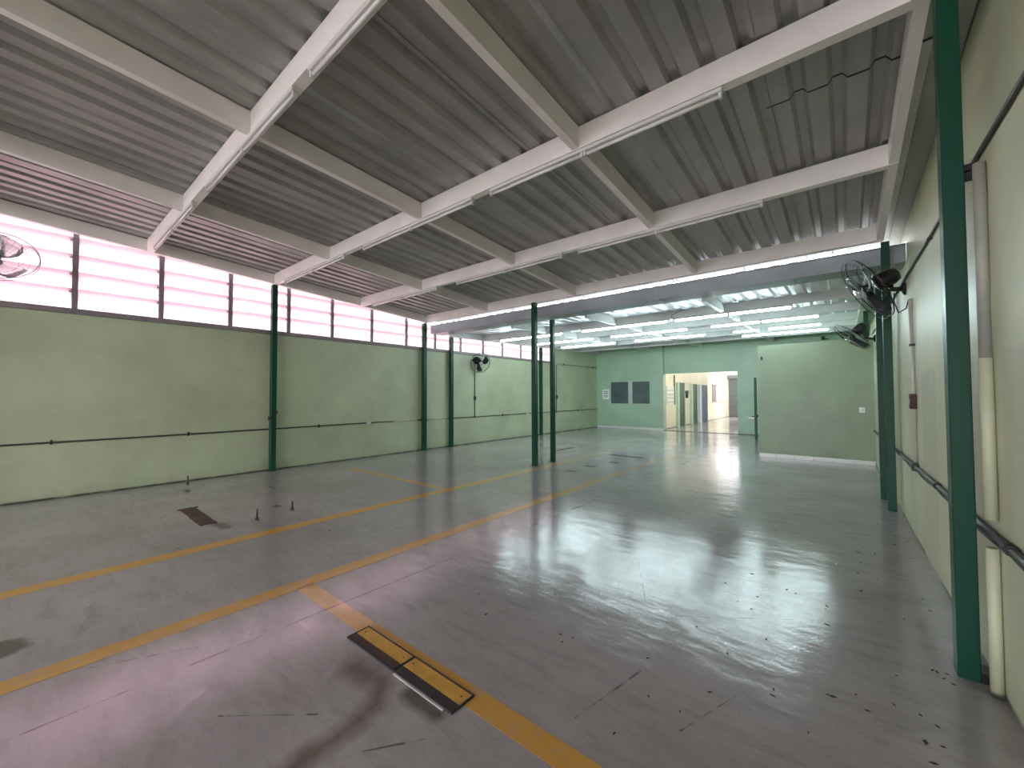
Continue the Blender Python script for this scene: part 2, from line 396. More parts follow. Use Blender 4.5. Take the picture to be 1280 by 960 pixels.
for (xa, za), (xb, zb) in zip(pf, pf[1:]):
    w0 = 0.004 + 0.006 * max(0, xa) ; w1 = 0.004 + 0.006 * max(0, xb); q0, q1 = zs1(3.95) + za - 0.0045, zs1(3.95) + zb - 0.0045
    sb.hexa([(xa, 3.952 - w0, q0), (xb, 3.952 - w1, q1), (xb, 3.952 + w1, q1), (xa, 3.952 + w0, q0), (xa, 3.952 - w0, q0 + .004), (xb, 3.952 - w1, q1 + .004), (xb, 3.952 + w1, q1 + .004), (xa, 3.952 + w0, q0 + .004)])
sb.build('lap_shadow_strip', 'ink', ceil1, (-0.43, 0, [0.009 if i % 2 else 0.0 for i, x in enumerate(sorted(xs)) if abs(x + 0.43) < 0.01][0]))
ceil2 = holder('ceiling_rear', 'bright corrugated metal roof over the lamp-lit rear bay')
zs2 = lambda y: z2(y) + H2 + 0.002
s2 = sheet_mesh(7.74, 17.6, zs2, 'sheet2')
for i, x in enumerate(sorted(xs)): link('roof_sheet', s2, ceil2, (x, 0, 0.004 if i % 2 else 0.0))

# ------------------------------------------------------------------ roof steel, front bay
RX = [-8.85, -6.55, -4.15, -1.87, 0.385]
BY = [-2.45, -0.6, 1.32, 3.24, 5.12, 7.06]
BW, RW = 0.085, 0.07
beam_lab = [None, 'off-white roof beam just behind the viewer, overhead', 'first full cross beam in view, nearest, with unlit strip lights under it',
            'second cross beam from the viewer, running to the big green post by the cream wall', 'third cross beam from the viewer, with unlit strip lights, next before the gutter beam',
            'last front cross beam, just above and before the grey gutter']
beam_lab[0] = 'off-white roof beam behind the viewer'
for y, lab in zip(BY, beam_lab):
    o = MB().hexa([(-8.9, y - BW / 2, z1(y)), (0.42, y - BW / 2, z1(y)), (0.42, y + BW / 2, z1(y)), (-8.9, y + BW / 2, z1(y)),
                   (-8.9, y - BW / 2, z1(y - BW / 2) + H1), (0.42, y - BW / 2, z1(y - BW / 2) + H1), (0.42, y + BW / 2, z1(y + BW / 2) + H1), (-8.9, y + BW / 2, z1(y + BW / 2) + H1)]).build('roof_beam', 'steel_white')
    tag(o, lab, 'beam', 'cross beams of the front roof')
raf_lab = ['sloping eave rafter above the pink-white louvre windows of the front bay', 'sloping rafter next in from the louvre windows, front roof',
           'middle sloping rafter of the front roof, running over the drain side of the hall', 'fourth sloping rafter from the louvre windows, third sheet from the cream wall', 'sloping rafter along the cream-green wall, front roof']
raf_lab[2] = 'middle one of the five sloping rafters of the front roof'
raf_lab[3] = 'sloping rafter one bay in from the cream-green wall, front roof'
yy = [YB + 0.01] + BY
for x, lab in zip(RX, raf_lab):
    r = thing('roof_rafter', lab, 'rafter', (x, 0, 0), 'sloping rafters of the front roof')
    w = 0.09 if x < -8 else RW
    for a, b in zip(yy, yy[1:]):
        a2 = a + (BW / 2 + 0.001 if a > YB else 0)
        MB().sloped(-w / 2, w / 2, a2, b - BW / 2 - 0.001, lambda y: z1(y) + 0.004, H1 - 0.006).build('rafter_section', 'steel_white', r)

# ------------------------------------------------------------------ roof steel, rear bay
RX2 = [-8.88, -6.5, -4.4, -1.97, 0.30]
PY2 = [9.4, 11.1, 12.7, 14.0, 15.5]
pl2 = ['first white purlin beyond the gutter, above the front row of lit tubes', 'second white purlin beyond the gutter, above the second row of lit tubes', 'third white purlin beyond the gutter, above the third row of lit tubes',
       'fourth white purlin beyond the gutter, above a single lit tube', 'last white purlin, between the lit tubes and the green end wall']
for y, lab in zip(PY2, pl2):
    o = MB().hexa([(-8.93, y - .035, z2(y)), (0.34, y - .035, z2(y)), (0.34, y + .035, z2(y)), (-8.93, y + .035, z2(y)),
                   (-8.93, y - .035, z2(y - .035) + H2), (0.34, y - .035, z2(y - .035) + H2), (0.34, y + .035, z2(y + .035) + H2), (-8.93, y + .035, z2(y + .035) + H2)]).build('roof_purlin', 'steel_white2')
    tag(o, lab, 'purlin', 'purlins of the rear roof')
rl2 = ['rear-bay eave rafter above the far louvre windows', 'rear-bay rafter next in from the far louvre windows', 'middle rafter of the rear bay among the lit tubes', 'rear-bay rafter pointing at the green partition box', 'rear-bay rafter along the cream-green wall above the small fan']
yy = [7.78] + PY2 + [17.2]
for x, lab in zip(RX2, rl2):
    r = thing('rear_rafter', lab, 'rafter', (x, 0, 0), 'rafters of the rear roof')
    for a, b in zip(yy, yy[1:]):
        MB().sloped(-0.035, 0.035, a + (0.036 if a > 8 else 0.14), b - (0.036 if b < 17 else 0.002), lambda y: z2(y) + 0.003, H2 - 0.006).build('rafter_section', 'steel_white2', r)

# ------------------------------------------------------------------ gutter between the two roofs
g = thing('roof_gutter', 'big grey galvanised box gutter crossing the hall between the two roofs', 'gutter', (0, 0, 0))
gx = [-8.97, -7.0, -5.0, -2.6, -0.6, 0.644]
GY0, GY1, GZ0, GZ1 = 7.3, 7.72, 3.225, 3.458
for a, b in zip(gx, gx[1:]):
    s = MB()
    t = 0.006
    s.box(a, b, GY0, GY0 + t, GZ0, GZ1).box(a, b, GY0 + t, GY1, GZ0, GZ0 + t).box(a, b, GY1 - t, GY1, GZ0 + t, GZ1 - 0.08).box(a, b, GY0 - 0.03, GY0, GZ1 - t, GZ1)
    s.build('gutter_length', 'galv', g)
for a in gx[1:-1]:
    MB().box(a - 0.03, a + 0.03, GY0 - 0.006, GY0 - 0.0005, GZ0 - 0.004, GZ1 - 0.007).box(a - 0.03, a + 0.03, GY0 - 0.006, GY1, GZ0 - 0.006, GZ0 - 0.0005).build('joint_strap', 'galv', g)
for a in (-8.0, -6.2, -4.7, -3.6, -2.3, -1.2, -0.1):
    MB().tube([(a, GY0 - 0.02, GZ1 - 0.003), (a, 7.2, z1(7.2) + 0.2)], 0.004, 5).build('hanger', 'sill', g)

# ------------------------------------------------------------------ louvre windows along the left wall
MY = [-9.0, -8.0, -7.0, -6.0, -5.0, -4.0, -3.25, -2.5, -1.5, -0.5, 0.495, 1.5, 2.51, 3.555, 4.49, 5.49, 6.51, 7.49, 8.48, 9.47, 10.42, 11.43, 12.41, 13.42]
struct(MB().box(-9.06, -8.955, YB, 13.42, 2.752, 2.83).build('trim_2', 'sill'), 'grey steel sill under the louvre windows')
SP = 0.262
def topz(y): return z1(y) + 0.12 if y < 7.3 else z2(y) + 0.12
for i, (a, b) in enumerate(zip(MY, MY[1:])):
    w = holder('window_%d' % (i + 1))
    t0 = topz(b if b < 7.3 else max(a, 7.35))
    if a < 7.3 < b: t0 = z1(7.06) + 0.02
    MB().bevbox(-9.045, -8.985, b - 0.034, b + 0.034, 2.83, topz(b), 0.004).build('mullion', 'sill', w)
    k = 0; z = 2.835
    while z < t0 - 0.03:
        h = min(0.30, t0 - z)
        dx = 0.11 * h / 0.30
        MB().hexa([(-9.085, a + 0.035, z), (-9.079, a + 0.035, z), (-9.079, b - 0.035, z), (-9.085, b - 0.035, z),
                   (-9.085 + dx, a + 0.035, z + h), (-9.079 + dx, a + 0.035, z + h), (-9.079 + dx, b - 0.035, z + h), (-9.085 + dx, b - 0.035, z + h)]).build('louvre_slat', 'louvre', w)
        MB().box(-9.0955, -9.0785, a + 0.035, b - 0.035, z - 0.010, z - 0.0005).build('slat_shade_line', 'slat_shade_line', w)  # opaque strip added to draw the darker line where slats overlap
        if k:
            MB().box(-9.012, -8.985, b - 0.06, b - 0.0345, z - 0.02, z + 0.025).build('slat_clip', 'sill', w)
        z += SP; k += 1

# ------------------------------------------------------------------ green posts
def post(x, y, wx, wy, h, label, group, strap=None, plate=True, grp=None):
    p = thing('steel_post', label, 'post', (x, y, 0), group)
    MB().bevbox(-wx / 2, wx / 2, -wy / 2, wy / 2, 0.0, h, 0.004).build('shaft', 'post', p)
    if plate:
        MB().box(-wx / 2 - 0.03, wx / 2 + 0.03, -wy / 2 - 0.03, -wy / 2 - 0.001, 0, 0.008).box(-wx / 2 - 0.03, -wx / 2 - 0.001, -wy / 2, wy / 2 + 0.03, 0, 0.008).box(wx / 2 + 0.001, wx / 2 + 0.03, -wy / 2, wy / 2 + 0.03, 0, 0.008).build('base_plate', 'plate', p)
    if strap:
        t = 0.014; u, v = wx / 2 + t, wy / 2 + t; d = 0.055
        MB().hexa([(-u, -v, strap - d), (u, -v, strap - d), (u, v, strap + d), (-u, v, strap + d), (-u, -v, strap - d + .05), (u, -v, strap - d + .05), (u, v, strap + d + .05), (-u, v, strap + d + .05)]).build('strap', 'black', p)
        MB().tube([(u, -v, strap - d + .02), (u + .01, -v - .05, strap - d - .02)], 0.012, 6).build('strap_end', 'black', p)
    return p
G = 'green steel posts'
post(-8.912, 3.24, 0.10, 0.10, z1(3.24) - 0.002, 'green post on the louvre-window wall with a black strap around it', G, 1.10, False)
post(-8.912, -0.6, 0.10, 0.10, z1(-0.6) - 0.002, 'green post on the louvre-window wall carrying the pale fan, at the picture edge', G, None, False)
post(-8.905, 7.03, 0.11, 0.10, z1(7.06) - 0.004, 'green post against the louvre-window wall, just before the gutter', G, None, False)
pp = post(-8.912, 8.02, 0.10, 0.10, 3.20, 'green post against the louvre-window wall, just past the gutter, with a white switch box', G, None, False)
post(-5.128, 6.985, 0.10, 0.10, z1(7.06) - 0.004, 'green post standing free on the floor, nearer one of the central pair, before the gutter', G)
post(-5.126, 7.67, 0.09, 0.09, GZ0 - 0.012, 'green post standing free on the floor, further one of the central pair, under the gutter', G)
post(-8.912, 12.55, 0.10, 0.10, z2(12.6) - 0.002, 'green post on the louvre-window wall near the far end, seen between the central pair', G, None, False)
p7 = post(0.472, 3.243, 0.085, 0.11, z1(3.24) - 0.002, 'tall dark green post nearest the viewer, beside the cream-green wall', G, None, False)
MB().box(0.0435, 0.085, -0.03, 0.05, 2.70, 2.735).box(0.0435, 0.09, -0.02, 0.03, 2.66, 2.695).build('wall_tie', 'black', p7)
MB().box(0.044, 0.085, -0.05, 0.06, 0.0, 0.05).build('foot_packing', 'black', p7)
post(0.435, 7.15, 0.085, 0.09, z1(7.06) - 0.004, 'green post beside the cream-green wall behind the big black fan', G, None, False)
post(0.40, 7.86, 0.085, 0.09, 3.195, 'green post beside the cream-green wall, just behind another one, past the gutter', G, None, False)
st = MB().bevbox(0.325, 0.405, 11.44, 11.52, 2.682, z2(11.48) + 0.0, 0.004).build('post_stub', 'post')
tag(st, 'short green post stub on top of the green partition box by the small fan', 'post')
MB().box(-0.08, -0.051, -0.03, 0.02, 1.17, 1.25).build('switch_box', 'ceramic', pp)

# ------------------------------------------------------------------ strip lights
def fixture(x0, x1, y, z, lit, label, group, cable=False):
    f = thing('lit_strip_light' if lit else 'unlit_strip_light', label, 'strip light', (x0, y, z), group)
    L = x1 - x0
    MB().bevbox(0, L, -0.028, 0.028, 0.022, 0.055, 0.005).build('batten', 'batten', f)
    n = 2 if L > 1.6 else 1
    me = MB().tube([(0.03, 0, 0), (L / n - 0.03, 0, 0)], 0.019 if lit else 0.015, 10).mesh('tube', ('tube_fill_inner' if lit == 2 else 'tube_on') if lit else 'tube_off')
    so = MB().bevbox(-0.012, 0.012, -0.018, 0.018, -0.022, 0.0218, 0.003).mesh('socket', 'batten')
    for k in range(n):
        link('tube', me, f, (k * L / n, 0, 0))
        link('socket', so, f, (k * L / n + 0.015, 0, 0)); link('socket', so, f, ((k + 1) * L / n - 0.015, 0, 0))
    if cable:
        MB().tube([(0.02, -0.029, 0.045), (-0.05, -0.06, 0.06), (-0.02, -0.09, 0.12), (0.15, -0.14, 0.17), (0.3, -0.2, 0.19)], 0.006, 6).build('cable', 'black', f)
    return f
SEG = [(-8.35, -6.08, 'at the louvre-window end'), (-5.52, -3.22, 'in the middle'), (-2.95, -0.65, 'at the cream-wall end')]
for y, nm in ((1.30, 'first full cross beam in view'), (3.225, 'second cross beam'), (5.10, 'third cross beam')):
    for a, b, w in SEG:
        fixture(a, b, y, z1(y) - 0.060, False, 'unlit white strip light under the %s, %s' % (nm, w), 'unlit strip lights under the front roof')
LIT = [(-8.2, -5.93, 9.4, 'front row', 'end by the louvre windows'), (-5.36, -3.09, 9.4, 'front row', 'middle'), (-2.97, -0.75, 9.4, 'front row', 'end by the cream wall'),
       (-8.2, -5.9, 11.1, 'second row', 'end by the louvre windows'), (-5.35, -3.15, 11.1, 'second row', 'middle'), (-2.62, -0.40, 11.1, 'second row', 'end by the cream wall'),
       (-8.1, -5.91, 12.7, 'third row', 'end by the louvre windows'), (-5.27, -3.12, 12.7, 'third row', 'middle'), (-2.42, -1.8, 12.7, 'third row', 'shortest one'), (-1.57, -0.42, 12.7, 'third row', 'short one by the cream wall'),
       (-2.42, -0.3, 14.0, 'last row', 'in front of the green end wall')]
for i, (a, b, y, r, w) in enumerate(LIT):
    fixture(a, b, y, z2(y) - 0.060, True, 'lit strip light, %s beyond the gutter, %s' % (r, w), 'lit strip lights of the rear bay', i == 2)
    if abs(b - a) > 5: pass

# ------------------------------------------------------------------ fans
def look(n, roll=0.0):
    q = Vector(n).to_track_quat('Z', 'Y'); return q
def fan(center, n, wall_pt, r, label, wire='wire', cord=None, rimw=0.006, blades='black', phase=0.0):
    f = thing('wall_fan', label, 'fan', wall_pt, 'oscillating wall fans')
    c = Vector(center) - Vector(wall_pt); N = Vector(n).normalized()
    Mx = Matrix.Translation(c) @ look(N).to_matrix().to_4x4()
    cg = MB()
    def ring(rad, z, w): cg.tube([(rad * math.cos(2 * PI * k / 40), rad * math.sin(2 * PI * k / 40), z) for k in range(40)], w, 5, True)
    ring(r, 0, rimw); ring(r, 0.05, rimw * 0.6)
    for q in (0.75, 0.5): ring(r * q, 0.045 + 0.075 * (1 - q * q), rimw * 0.35)
    for q in (0.72, 0.42): ring(r * q, -0.05 * (1 - q * q) - 0.03, rimw * 0.35)
    for k in range(36):
        a = 2 * PI * k / 36; ca, sa = math.cos(a), math.sin(a)
        cg.tube([(r * q * ca, r * q * sa, 0.05 + 0.07 * (1 - q * q)) for q in (0.12, 0.45, 0.75, 1.0)], rimw * 0.22, 4)
        if k % 2 == 0: cg.tube([(r * q * ca, r * q * sa, -0.09 * (1 - q * q)) for q in (0.2, 0.5, 0.8, 1.0)], rimw * 0.22, 4)
    cage = cg.xf(Mx).build('cage', wire, f)
    MB().lathe([(0.0001, 0.132), (0.05, 0.130), (0.062, 0.122), (0.062, 0.116)], 20).xf(Mx).build('centre_badge', 'chrome' if wire == 'wire' else wire, cage)
    for k in range(3):
        a0 = 2 * PI * k / 3 + phase; V = []; nr, na = 5, 5
        for j in range(2):
            for i in range(nr):
                rr = r * (0.14 + 0.76 * i / (nr - 1)); wd = 0.30 + 0.42 * math.sin(PI * min(1, (i + 0.8) / (nr + 0.2)))
                for m_ in range(na):
                    t = m_ / (na - 1) - 0.5
                    V.append((rr * math.cos(a0 + t * wd * 1.5 + 0.15 * i), rr * math.sin(a0 + t * wd * 1.5 + 0.15 * i), 0.02 - t * 0.055 + j * 0.004))
        F = []; o2 = nr * na
        for i in range(nr - 1):
            for m_ in range(na - 1):
                q = i * na + m_
                F += [(q, q + na, q + na + 1, q + 1), (o2 + q, o2 + q + 1, o2 + q + na + 1, o2 + q + na)]
        for m_ in range(na - 1):
            q = (nr - 1) * na + m_; F += [(q, q + o2, q + o2 + 1, q + 1), (m_, m_ + 1, m_ + 1 + o2, m_ + o2)]
        for i in range(nr - 1):
            q = i * na; F += [(q, q + o2, q + o2 + na, q + na)]; q += na - 1; F += [(q, q + na, q + na + o2, q + o2)]
        MB().add(V, F, True).xf(Mx).build('blade', blades, f)
    MB().lathe([(0.052, -0.02), (0.058, 0.0), (0.055, 0.04), (0.02, 0.06)], 18).xf(Mx).build('hub', 'black', f)
    MB().lathe([(0.03, -0.30), (0.075, -0.28), (0.095, -0.22), (0.10, -0.12), (0.085, -0.08), (0.03, -0.07)], 20).xf(Mx).build('motor', 'black', f)
    back = c - N * 0.20
    s = 1 if Vector(center).x < wall_pt[0] else -1
    wp = MB().lathe([(0.07, 0), (0.07, 0.012), (0.045, 0.03), (0.03, 0.034)], 18)
    wp.xf(look((-s, 0, 0)).to_matrix().to_4x4()).build('wall_plate', 'black', f)
    MB().tube([(-s * 0.03, 0, 0), (-s * 0.11, 0, 0.01), (back.x * 0.8, back.y * 0.8, back.z - 0.13), (back.x, back.y, back.z - 0.05)], [0.026, 0.024, 0.022, 0.03], 10).build('arm', 'black', f)
    if cord: MB().tube([tuple(Vector(q) - Vector(wall_pt)) for q in cord], 0.006, 6).build('cord', 'black', f)
    return f
fan((0.235, 6.30, 2.74), (-0.80, -0.16, -0.46), (xr(6.2) - 0.001, 6.2, 2.665), 0.39, 'big black wall fan high on the cream-green wall beside the gutter',
    cord=[(0.44, 6.18, 2.62), (0.43, 6.05, 2.5), (0.45, 5.9, 2.36), (0.50, 5.78, 2.38), (0.515, 5.75, 2.46)])
fan((0.13, 10.75, 2.68), (-0.62, -0.10, -0.70), (xr(10.75) - 0.001, 10.75, 2.60), 0.36, 'small-looking black wall fan in the rear bay in front of the green partition box',
    cord=[(0.36, 10.72, 2.56), (0.38, 10.6, 2.66), (0.39, 10.5, 2.80)])
fan((-8.78, 9.10, 2.52), (0.80, -0.42, -0.30), (-8.999, 9.12, 2.55), 0.31, 'black wall fan high on the green louvre-window wall past the gutter',
    cord=[(-8.96, 9.1, 2.46), (-8.985, 9.08, 2.36), (-8.985, 9.07, 2.24)])
fan((-8.50, -0.25, 3.34), (0.60, 0.10, -0.79), (-8.859, -0.55, 3.30), 0.39, 'pale wire wall fan in front of the louvre windows at the picture edge', 'wire_pale', blades='blade_pale', phase=0.7)

# ------------------------------------------------------------------ conduits on the walls
def conduit(name, label, parts, cat='conduit'):
    f = thing(name, label, cat, (0, 0, 0))
    for nm, mb, m in parts: mb.build(nm, m, f)
    return f
cl = [('pipe', MB().tube([(-8.985, -8.9, 0.832), (-8.985, 1.5, 0.828), (-8.985, 5.4, 0.838), (-8.985, 9.0, 0.825), (-8.985, 17.1, 0.845)], 0.0135, 8), 'pvc_dark')]
for y in (5.40, 11.75): cl.append(('junction_box', MB().bevbox(-8.999, -8.94, y - 0.05, y + 0.05, 0.80, 0.90, 0.006), 'pvc_pale'))
for y in (0.3, 1.9, 4.2, 7.0, 9.07, 10.4, 13.7, 15.4): cl.append(('clamp', MB().box(-8.999, -8.965, y - 0.012, y + 0.012, 0.80, 0.868), 'plate'))
cl[1:1] = [('pale_sleeve', MB().tube([(-8.985, 6.1, 0.836), (-8.985, 6.85, 0.833)], 0.0155, 8), 'pvc_pale'), ('pale_sleeve', MB().tube([(-8.985, 7.2, 0.832), (-8.985, 7.92, 0.830)], 0.0155, 8), 'pvc_pale')]
conduit('wall_conduit', 'long thin dark conduit running low along the green louvre-window wall', cl)
conduit('drop_conduit', 'vertical conduit under the fan on the louvre-window wall', [('pipe', MB().tube([(-8.985, 9.07, 0.875), (-8.985, 9.07, 2.22)], 0.013, 8), 'pvc_dark'), ('switch_box', MB().bevbox(-8.999, -8.95, 9.03, 9.11, 1.35, 1.47, 0.005), 'pvc_dark')])
conduit('drop_conduit', 'vertical conduit near the far corner of the louvre-window wall', [('pipe', MB().tube([(-8.985, 13.72, 0.875), (-8.985, 13.72, 2.72)], 0.014, 8), 'pvc_dark'), ('switch_box', MB().bevbox(-8.999, -8.95, 13.69, 13.79, 1.35, 1.5, 0.005), 'pvc_dark')])
conduit('short_pipe', 'short grey pipe high on the green wall just past the last louvre window', [('pipe', MB().tube([(-8.97, 13.8, 2.76), (-8.97, 17.1, 2.76)], 0.028, 8), 'pvc'), ('clamp', MB().box(-8.999, -8.935, 14.2, 14.24, 2.72, 2.80), 'plate'), ('clamp', MB().box(-8.999, -8.935, 16.7, 16.74, 2.72, 2.80), 'plate')])
pr = [('pipe', MB().tube([(xr(y) - 0.022, y, 0.80 - 0.008 * (y - 2.5)) for y in (-8.9, 1.0, 3.0, 5.0, 7.0, 9.0, 11.38)], 0.018, 8), 'pvc_dark'),
      ('cable', MB().tube([(xr(y) - 0.012, y, 0.755 - 0.010 * (y - 2.5) + 0.01 * math.sin(7 * y)) for y in [0.5 + 0.3 * k for k in range(22)]], 0.006, 5), 'pvc_dark')]
for y in (2.85, 4.55, 6.9): pr.append(('coupling', MB().tube([(xr(y) - 0.022, y - 0.04, 0.80 - 0.008 * (y - 2.54)), (xr(y) - 0.022, y + 0.04, 0.80 - 0.008 * (y - 2.46))], 0.026, 8), 'plate'))
pr.append(('tee', MB().bevbox(xr(5.68) - 0.05, xr(5.68) - 0.001, 5.62, 5.74, 0.735, 0.81, 0.006), 'pvc_dark'))
conduit('wall_conduit', 'dark conduit with couplings running low along the cream-green wall', pr)
yd = 5.68; xd = xr(yd)
conduit('drop_conduit', 'pale vertical conduit with a small socket box below the big fan', [
    ('pipe', MB().tube([(xd - 0.02, yd, 0.815), (xd - 0.02, yd, 2.46)], 0.016, 8), 'pvc_pale'),
    ('socket_box', MB().bevbox(xd - 0.05, xd - 0.0006, yd - 0.045, yd + 0.045, 1.35, 1.50, 0.006), 'rust'),
    ('socket_face', MB().bevbox(xd - 0.056, xd - 0.0505, yd - 0.03, yd + 0.03, 1.40, 1.45, 0.002), 'pvc_pale'),
    ('clamp', MB().box(xd - 0.04, xd - 0.0006, yd - 0.035, yd + 0.035, 1.98, 2.0), 'plate')])
yp = 3.10
conduit('downpipe', 'thick wall-coloured downpipe behind the tallest green post, upper part greyed for shade', [
    ('shade_toned_pipe', MB().tube([(xr(yp) - 0.026, yp, 1.68), (xr(yp) - 0.026, yp, 2.68)], 0.024, 12), 'pvc'),  # wall-coloured pipe; its shaded side is put into this grey
    ('painted_pipe', MB().tube([(xr(yp) - 0.026, yp, 0.87), (xr(yp) - 0.026, yp, 1.68)], 0.025, 12), 'wall_right'),
    ('lower_pipe', MB().tube([(xr(yp) - 0.026, yp, 0.0), (xr(yp) - 0.026, yp, 0.73)], 0.025, 12), 'wall_right')], 'pipe')
conduit('upper_pipe', 'painted pipe above the ledge of the cream-green wall', [('pipe', MB().tube([(xr(2.62) + 0.095, 2.62, 2.80), (xr(2.62) + 0.095, 2.62, 3.95)], 0.029, 10), 'wall_right')], 'pipe')
lg = [('pipe', MB().tube([(xr(y) - 0.013, y, 2.756) for y in (-8.9, 1, 4, 6, 9, 11.3)], 0.0115, 8), 'pvc_dark')]  # drawn dark so the pipe also stands for its shadow below
lg += [('clamp', MB().box(xr(y) - 0.03, xr(y) - 0.0006, y - 0.015, y + 0.015, 2.735, 2.7445), 'plate') for y in (1.5, 4.6, 6.8)]
conduit('ledge_conduit', 'conduit along the high ledge of the cream-green wall, darkened for its shadow', lg)

# small fittings
sw = thing('light_switch', 'white switch plate low on the green partition box near the cream wall', 'switch', (0.265, 11.4, 1.16))
plt = MB().bevbox(-0.047, 0.047, -0.010, -0.0004, -0.058, 0.058, 0.003).build('plate', 'ceramic', sw); MB().bevbox(-0.008, 0.02, -0.016, -0.0105, -0.02, 0.02, 0.002).build('rocker', 'pvc_pale', plt)
hk = thing('wall_hook', 'small dark hook high on the green partition box at its open edge', 'hook', (-1.553, 11.4, 2.37))
MB().bevbox(-0.02, 0.02, -0.008, -0.0004, -0.04, 0.04, 0.002).build('plate', 'plate', hk); MB().tube([(0, -0.009, 0.02), (0, -0.05, 0.01), (0, -0.06, 0.04)], 0.008, 6).build('prong', 'plate', hk)
br = thing('wall_bracket', 'small dark bracket high on the end wall above the partition box', 'bracket', (-0.55, 17.2, 3.39))
MB().tube([(0, -0.002, 0), (0.0, -0.10, -0.04), (0.14, -0.12, -0.05)], 0.02, 6).build('arm', 'plate', br); MB().bevbox(-0.05, 0.05, -0.02, -0.0021, -0.06, 0.06, 0.004).build('plate', 'plate', br)

# ------------------------------------------------------------------ far wall: dark window, notice, basin
wd = holder('window_30', 'two dark panes in the green end wall')
for a, b in ((-8.33, -7.44), (-7.31, -6.45)):
    fr = MB()
    fr.box(a, b, 17.21, 17.26, 1.08, 1.11).box(a, b, 17.21, 17.26, 2.08, 2.11).box(a, a + 0.03, 17.21, 17.26, 1.11, 2.08).box(b - 0.03, b, 17.21, 17.26, 1.11, 2.08)
    fr.build('frame', 'alu', wd); MB().box(a + 0.03, b - 0.03, 17.23, 17.238, 1.11, 2.08).build('pane', 'dark_glass', wd)
MB().box(-7.44, -7.31, 17.205, 17.30, 1.08, 2.11).build('centre_post', 'alu', wd)
MB().box(-8.33, -6.45, 17.36, 17.39, 1.08, 2.11).build('backing', 'plate', wd)
no = thing('wall_notice', 'white paper notice beside the dark double window on the end wall', 'notice', (-8.55, 17.2, 1.53))
pg = MB().box(-0.17, 0.17, -0.004, -0.0005, -0.23, 0.23).build('sheet', 'paper', no)
for dz, w in ((0.13, 0.10), (0.05, 0.11), (-0.05, 0.09), (-0.12, 0.11)): MB().box(-w, w, -0.005, -0.0042, dz - 0.012, dz + 0.012).build('print', 'ink', pg)
hp = MB().bevbox(-2.365, -2.295, 15.60, 15.67, 0, 2.06, 0.004).build('half_post', 'post'); tag(hp, 'short thin green post beside the white basin, before the end wall', 'post')
bs = thing('wash_basin', 'white wash basin with a dark top between the thin green post and the partition', 'basin', (-2.1, 15.95, 0.68))
MB().bevbox(-0.46, 0.455, -0.25, 0.25, 0, 0.05, 0.012).build('counter', 'ceramic', bs)
MB().hexa([(-0.44, -0.2, 0.051), (0.44, -0.2, 0.051), (0.44, 0.24, 0.051), (-0.44, 0.24, 0.051), (-0.2, -0.05, 0.13), (0.44, -0.05, 0.13), (0.44, 0.24, 0.13), (-0.2, 0.24, 0.13)]).build('sink_top', 'plate', bs)
MB().tube([(0.1, 0.1, -0.001), (0.1, 0.1, -0.68)], 0.035, 10).build('waste_pipe', 'ceramic', bs)

# ------------------------------------------------------------------ inner room beyond the opening
struct(MB().box(-6.3, -6.1, 17.4, 30.4, 0, 3.2).build('wall_inner_left', 'wall_cream'))
struct(MB().box(-6.3, -1.0, 30.25, 30.45, 0, 3.2).build('wall_inner_back', 'wall_cream'))
struct(MB().box(-1.6, -1.4, 17.4, 30.25, 0, 3.2).build('wall_inner_right', 'wall_cream'))
struct(MB().box(-6.3, -1.0, 17.4, 26.3, 3.2, 3.3).build('ceiling_inner', 'white_wall'))  # stops short; unseen roof opening beyond added to let sky light in
IX = -6.1
def inner_door(name, y0, y1, ys, h, jm, dm, label):
    d = holder(name, label)
    MB().box(IX, IX + 0.10, y0 - 0.03, ys, 0, h).build('jamb', jm, d)
    leaf = MB().box(IX, IX + 0.07, ys, y1, 0.01, h - 0.02).build('leaf', dm, d)
    MB().box(IX, IX + 0.10, ys, y1, h - 0.02, h).box(IX, IX + 0.10, y1, y1 + 0.03, 0, h).build('frame', jm, d)
    MB().tube([(IX + 0.07, y1 - 0.12, 1.0), (IX + 0.12, y1 - 0.12, 1.0), (IX + 0.12, y1 - 0.24, 1.0)], 0.012, 6).build('handle', 'chrome', leaf)
inner_door('door_1', 19.45, 20.45, 19.62, 2.08, 'green_pale', 'post', 'first dark green door in the bright inner room')
inner_door('door_2', 21.6, 22.6, 21.8, 2.05, 'green_pale', 'post', 'second dark green door in the bright inner room')
inner_door('door_3', 23.1, 24.6, 23.4, 2.04, 'blue_pale', 'blue', 'dark blue door in a pale blue frame in the inner room')
wi = holder('window_31', 'sliding window in the cream wall of the inner room')
MB().box(IX, IX + 0.04, 26.0, 29.9, 1.04, 1.08).box(IX, IX + 0.04, 26.0, 29.9, 2.08, 2.12).build('frame', 'alu', wi)
for k, (a, b) in enumerate(((26.0, 26.9), (27.0, 28.3), (28.4, 29.85))):
    MB().box(IX, IX + 0.02, a, b, 1.08, 2.08).build('pane', 'sill' if k == 0 else 'tile_white', wi)
sh = holder('door_4', 'grey roller shutter at the end of the inner room')
for k in range(25): MB().bevbox(-6.05, -3.4, 30.20, 30.225, 0.02 + k * 0.1, 0.115 + k * 0.1, 0.008).build('shutter_slat', 'shutter', sh)
MB().bevbox(-6.08, -3.3, 30.0, 30.24, 2.55, 2.80, 0.03).build('drum_box', 'shutter', sh)
di = thing('wall_dispenser', 'dark dispenser on the cream wall between the two green doors', 'dispenser', (IX, 20.95, 1.5))
MB().bevbox(0.0005, 0.12, -0.12, 0.12, 0.02, 0.2, 0.01).build('body', 'shutter', di); MB().bevbox(0.0005, 0.10, -0.07, 0.07, -0.17, 0.019, 0.01).build('bottle', 'black', di)
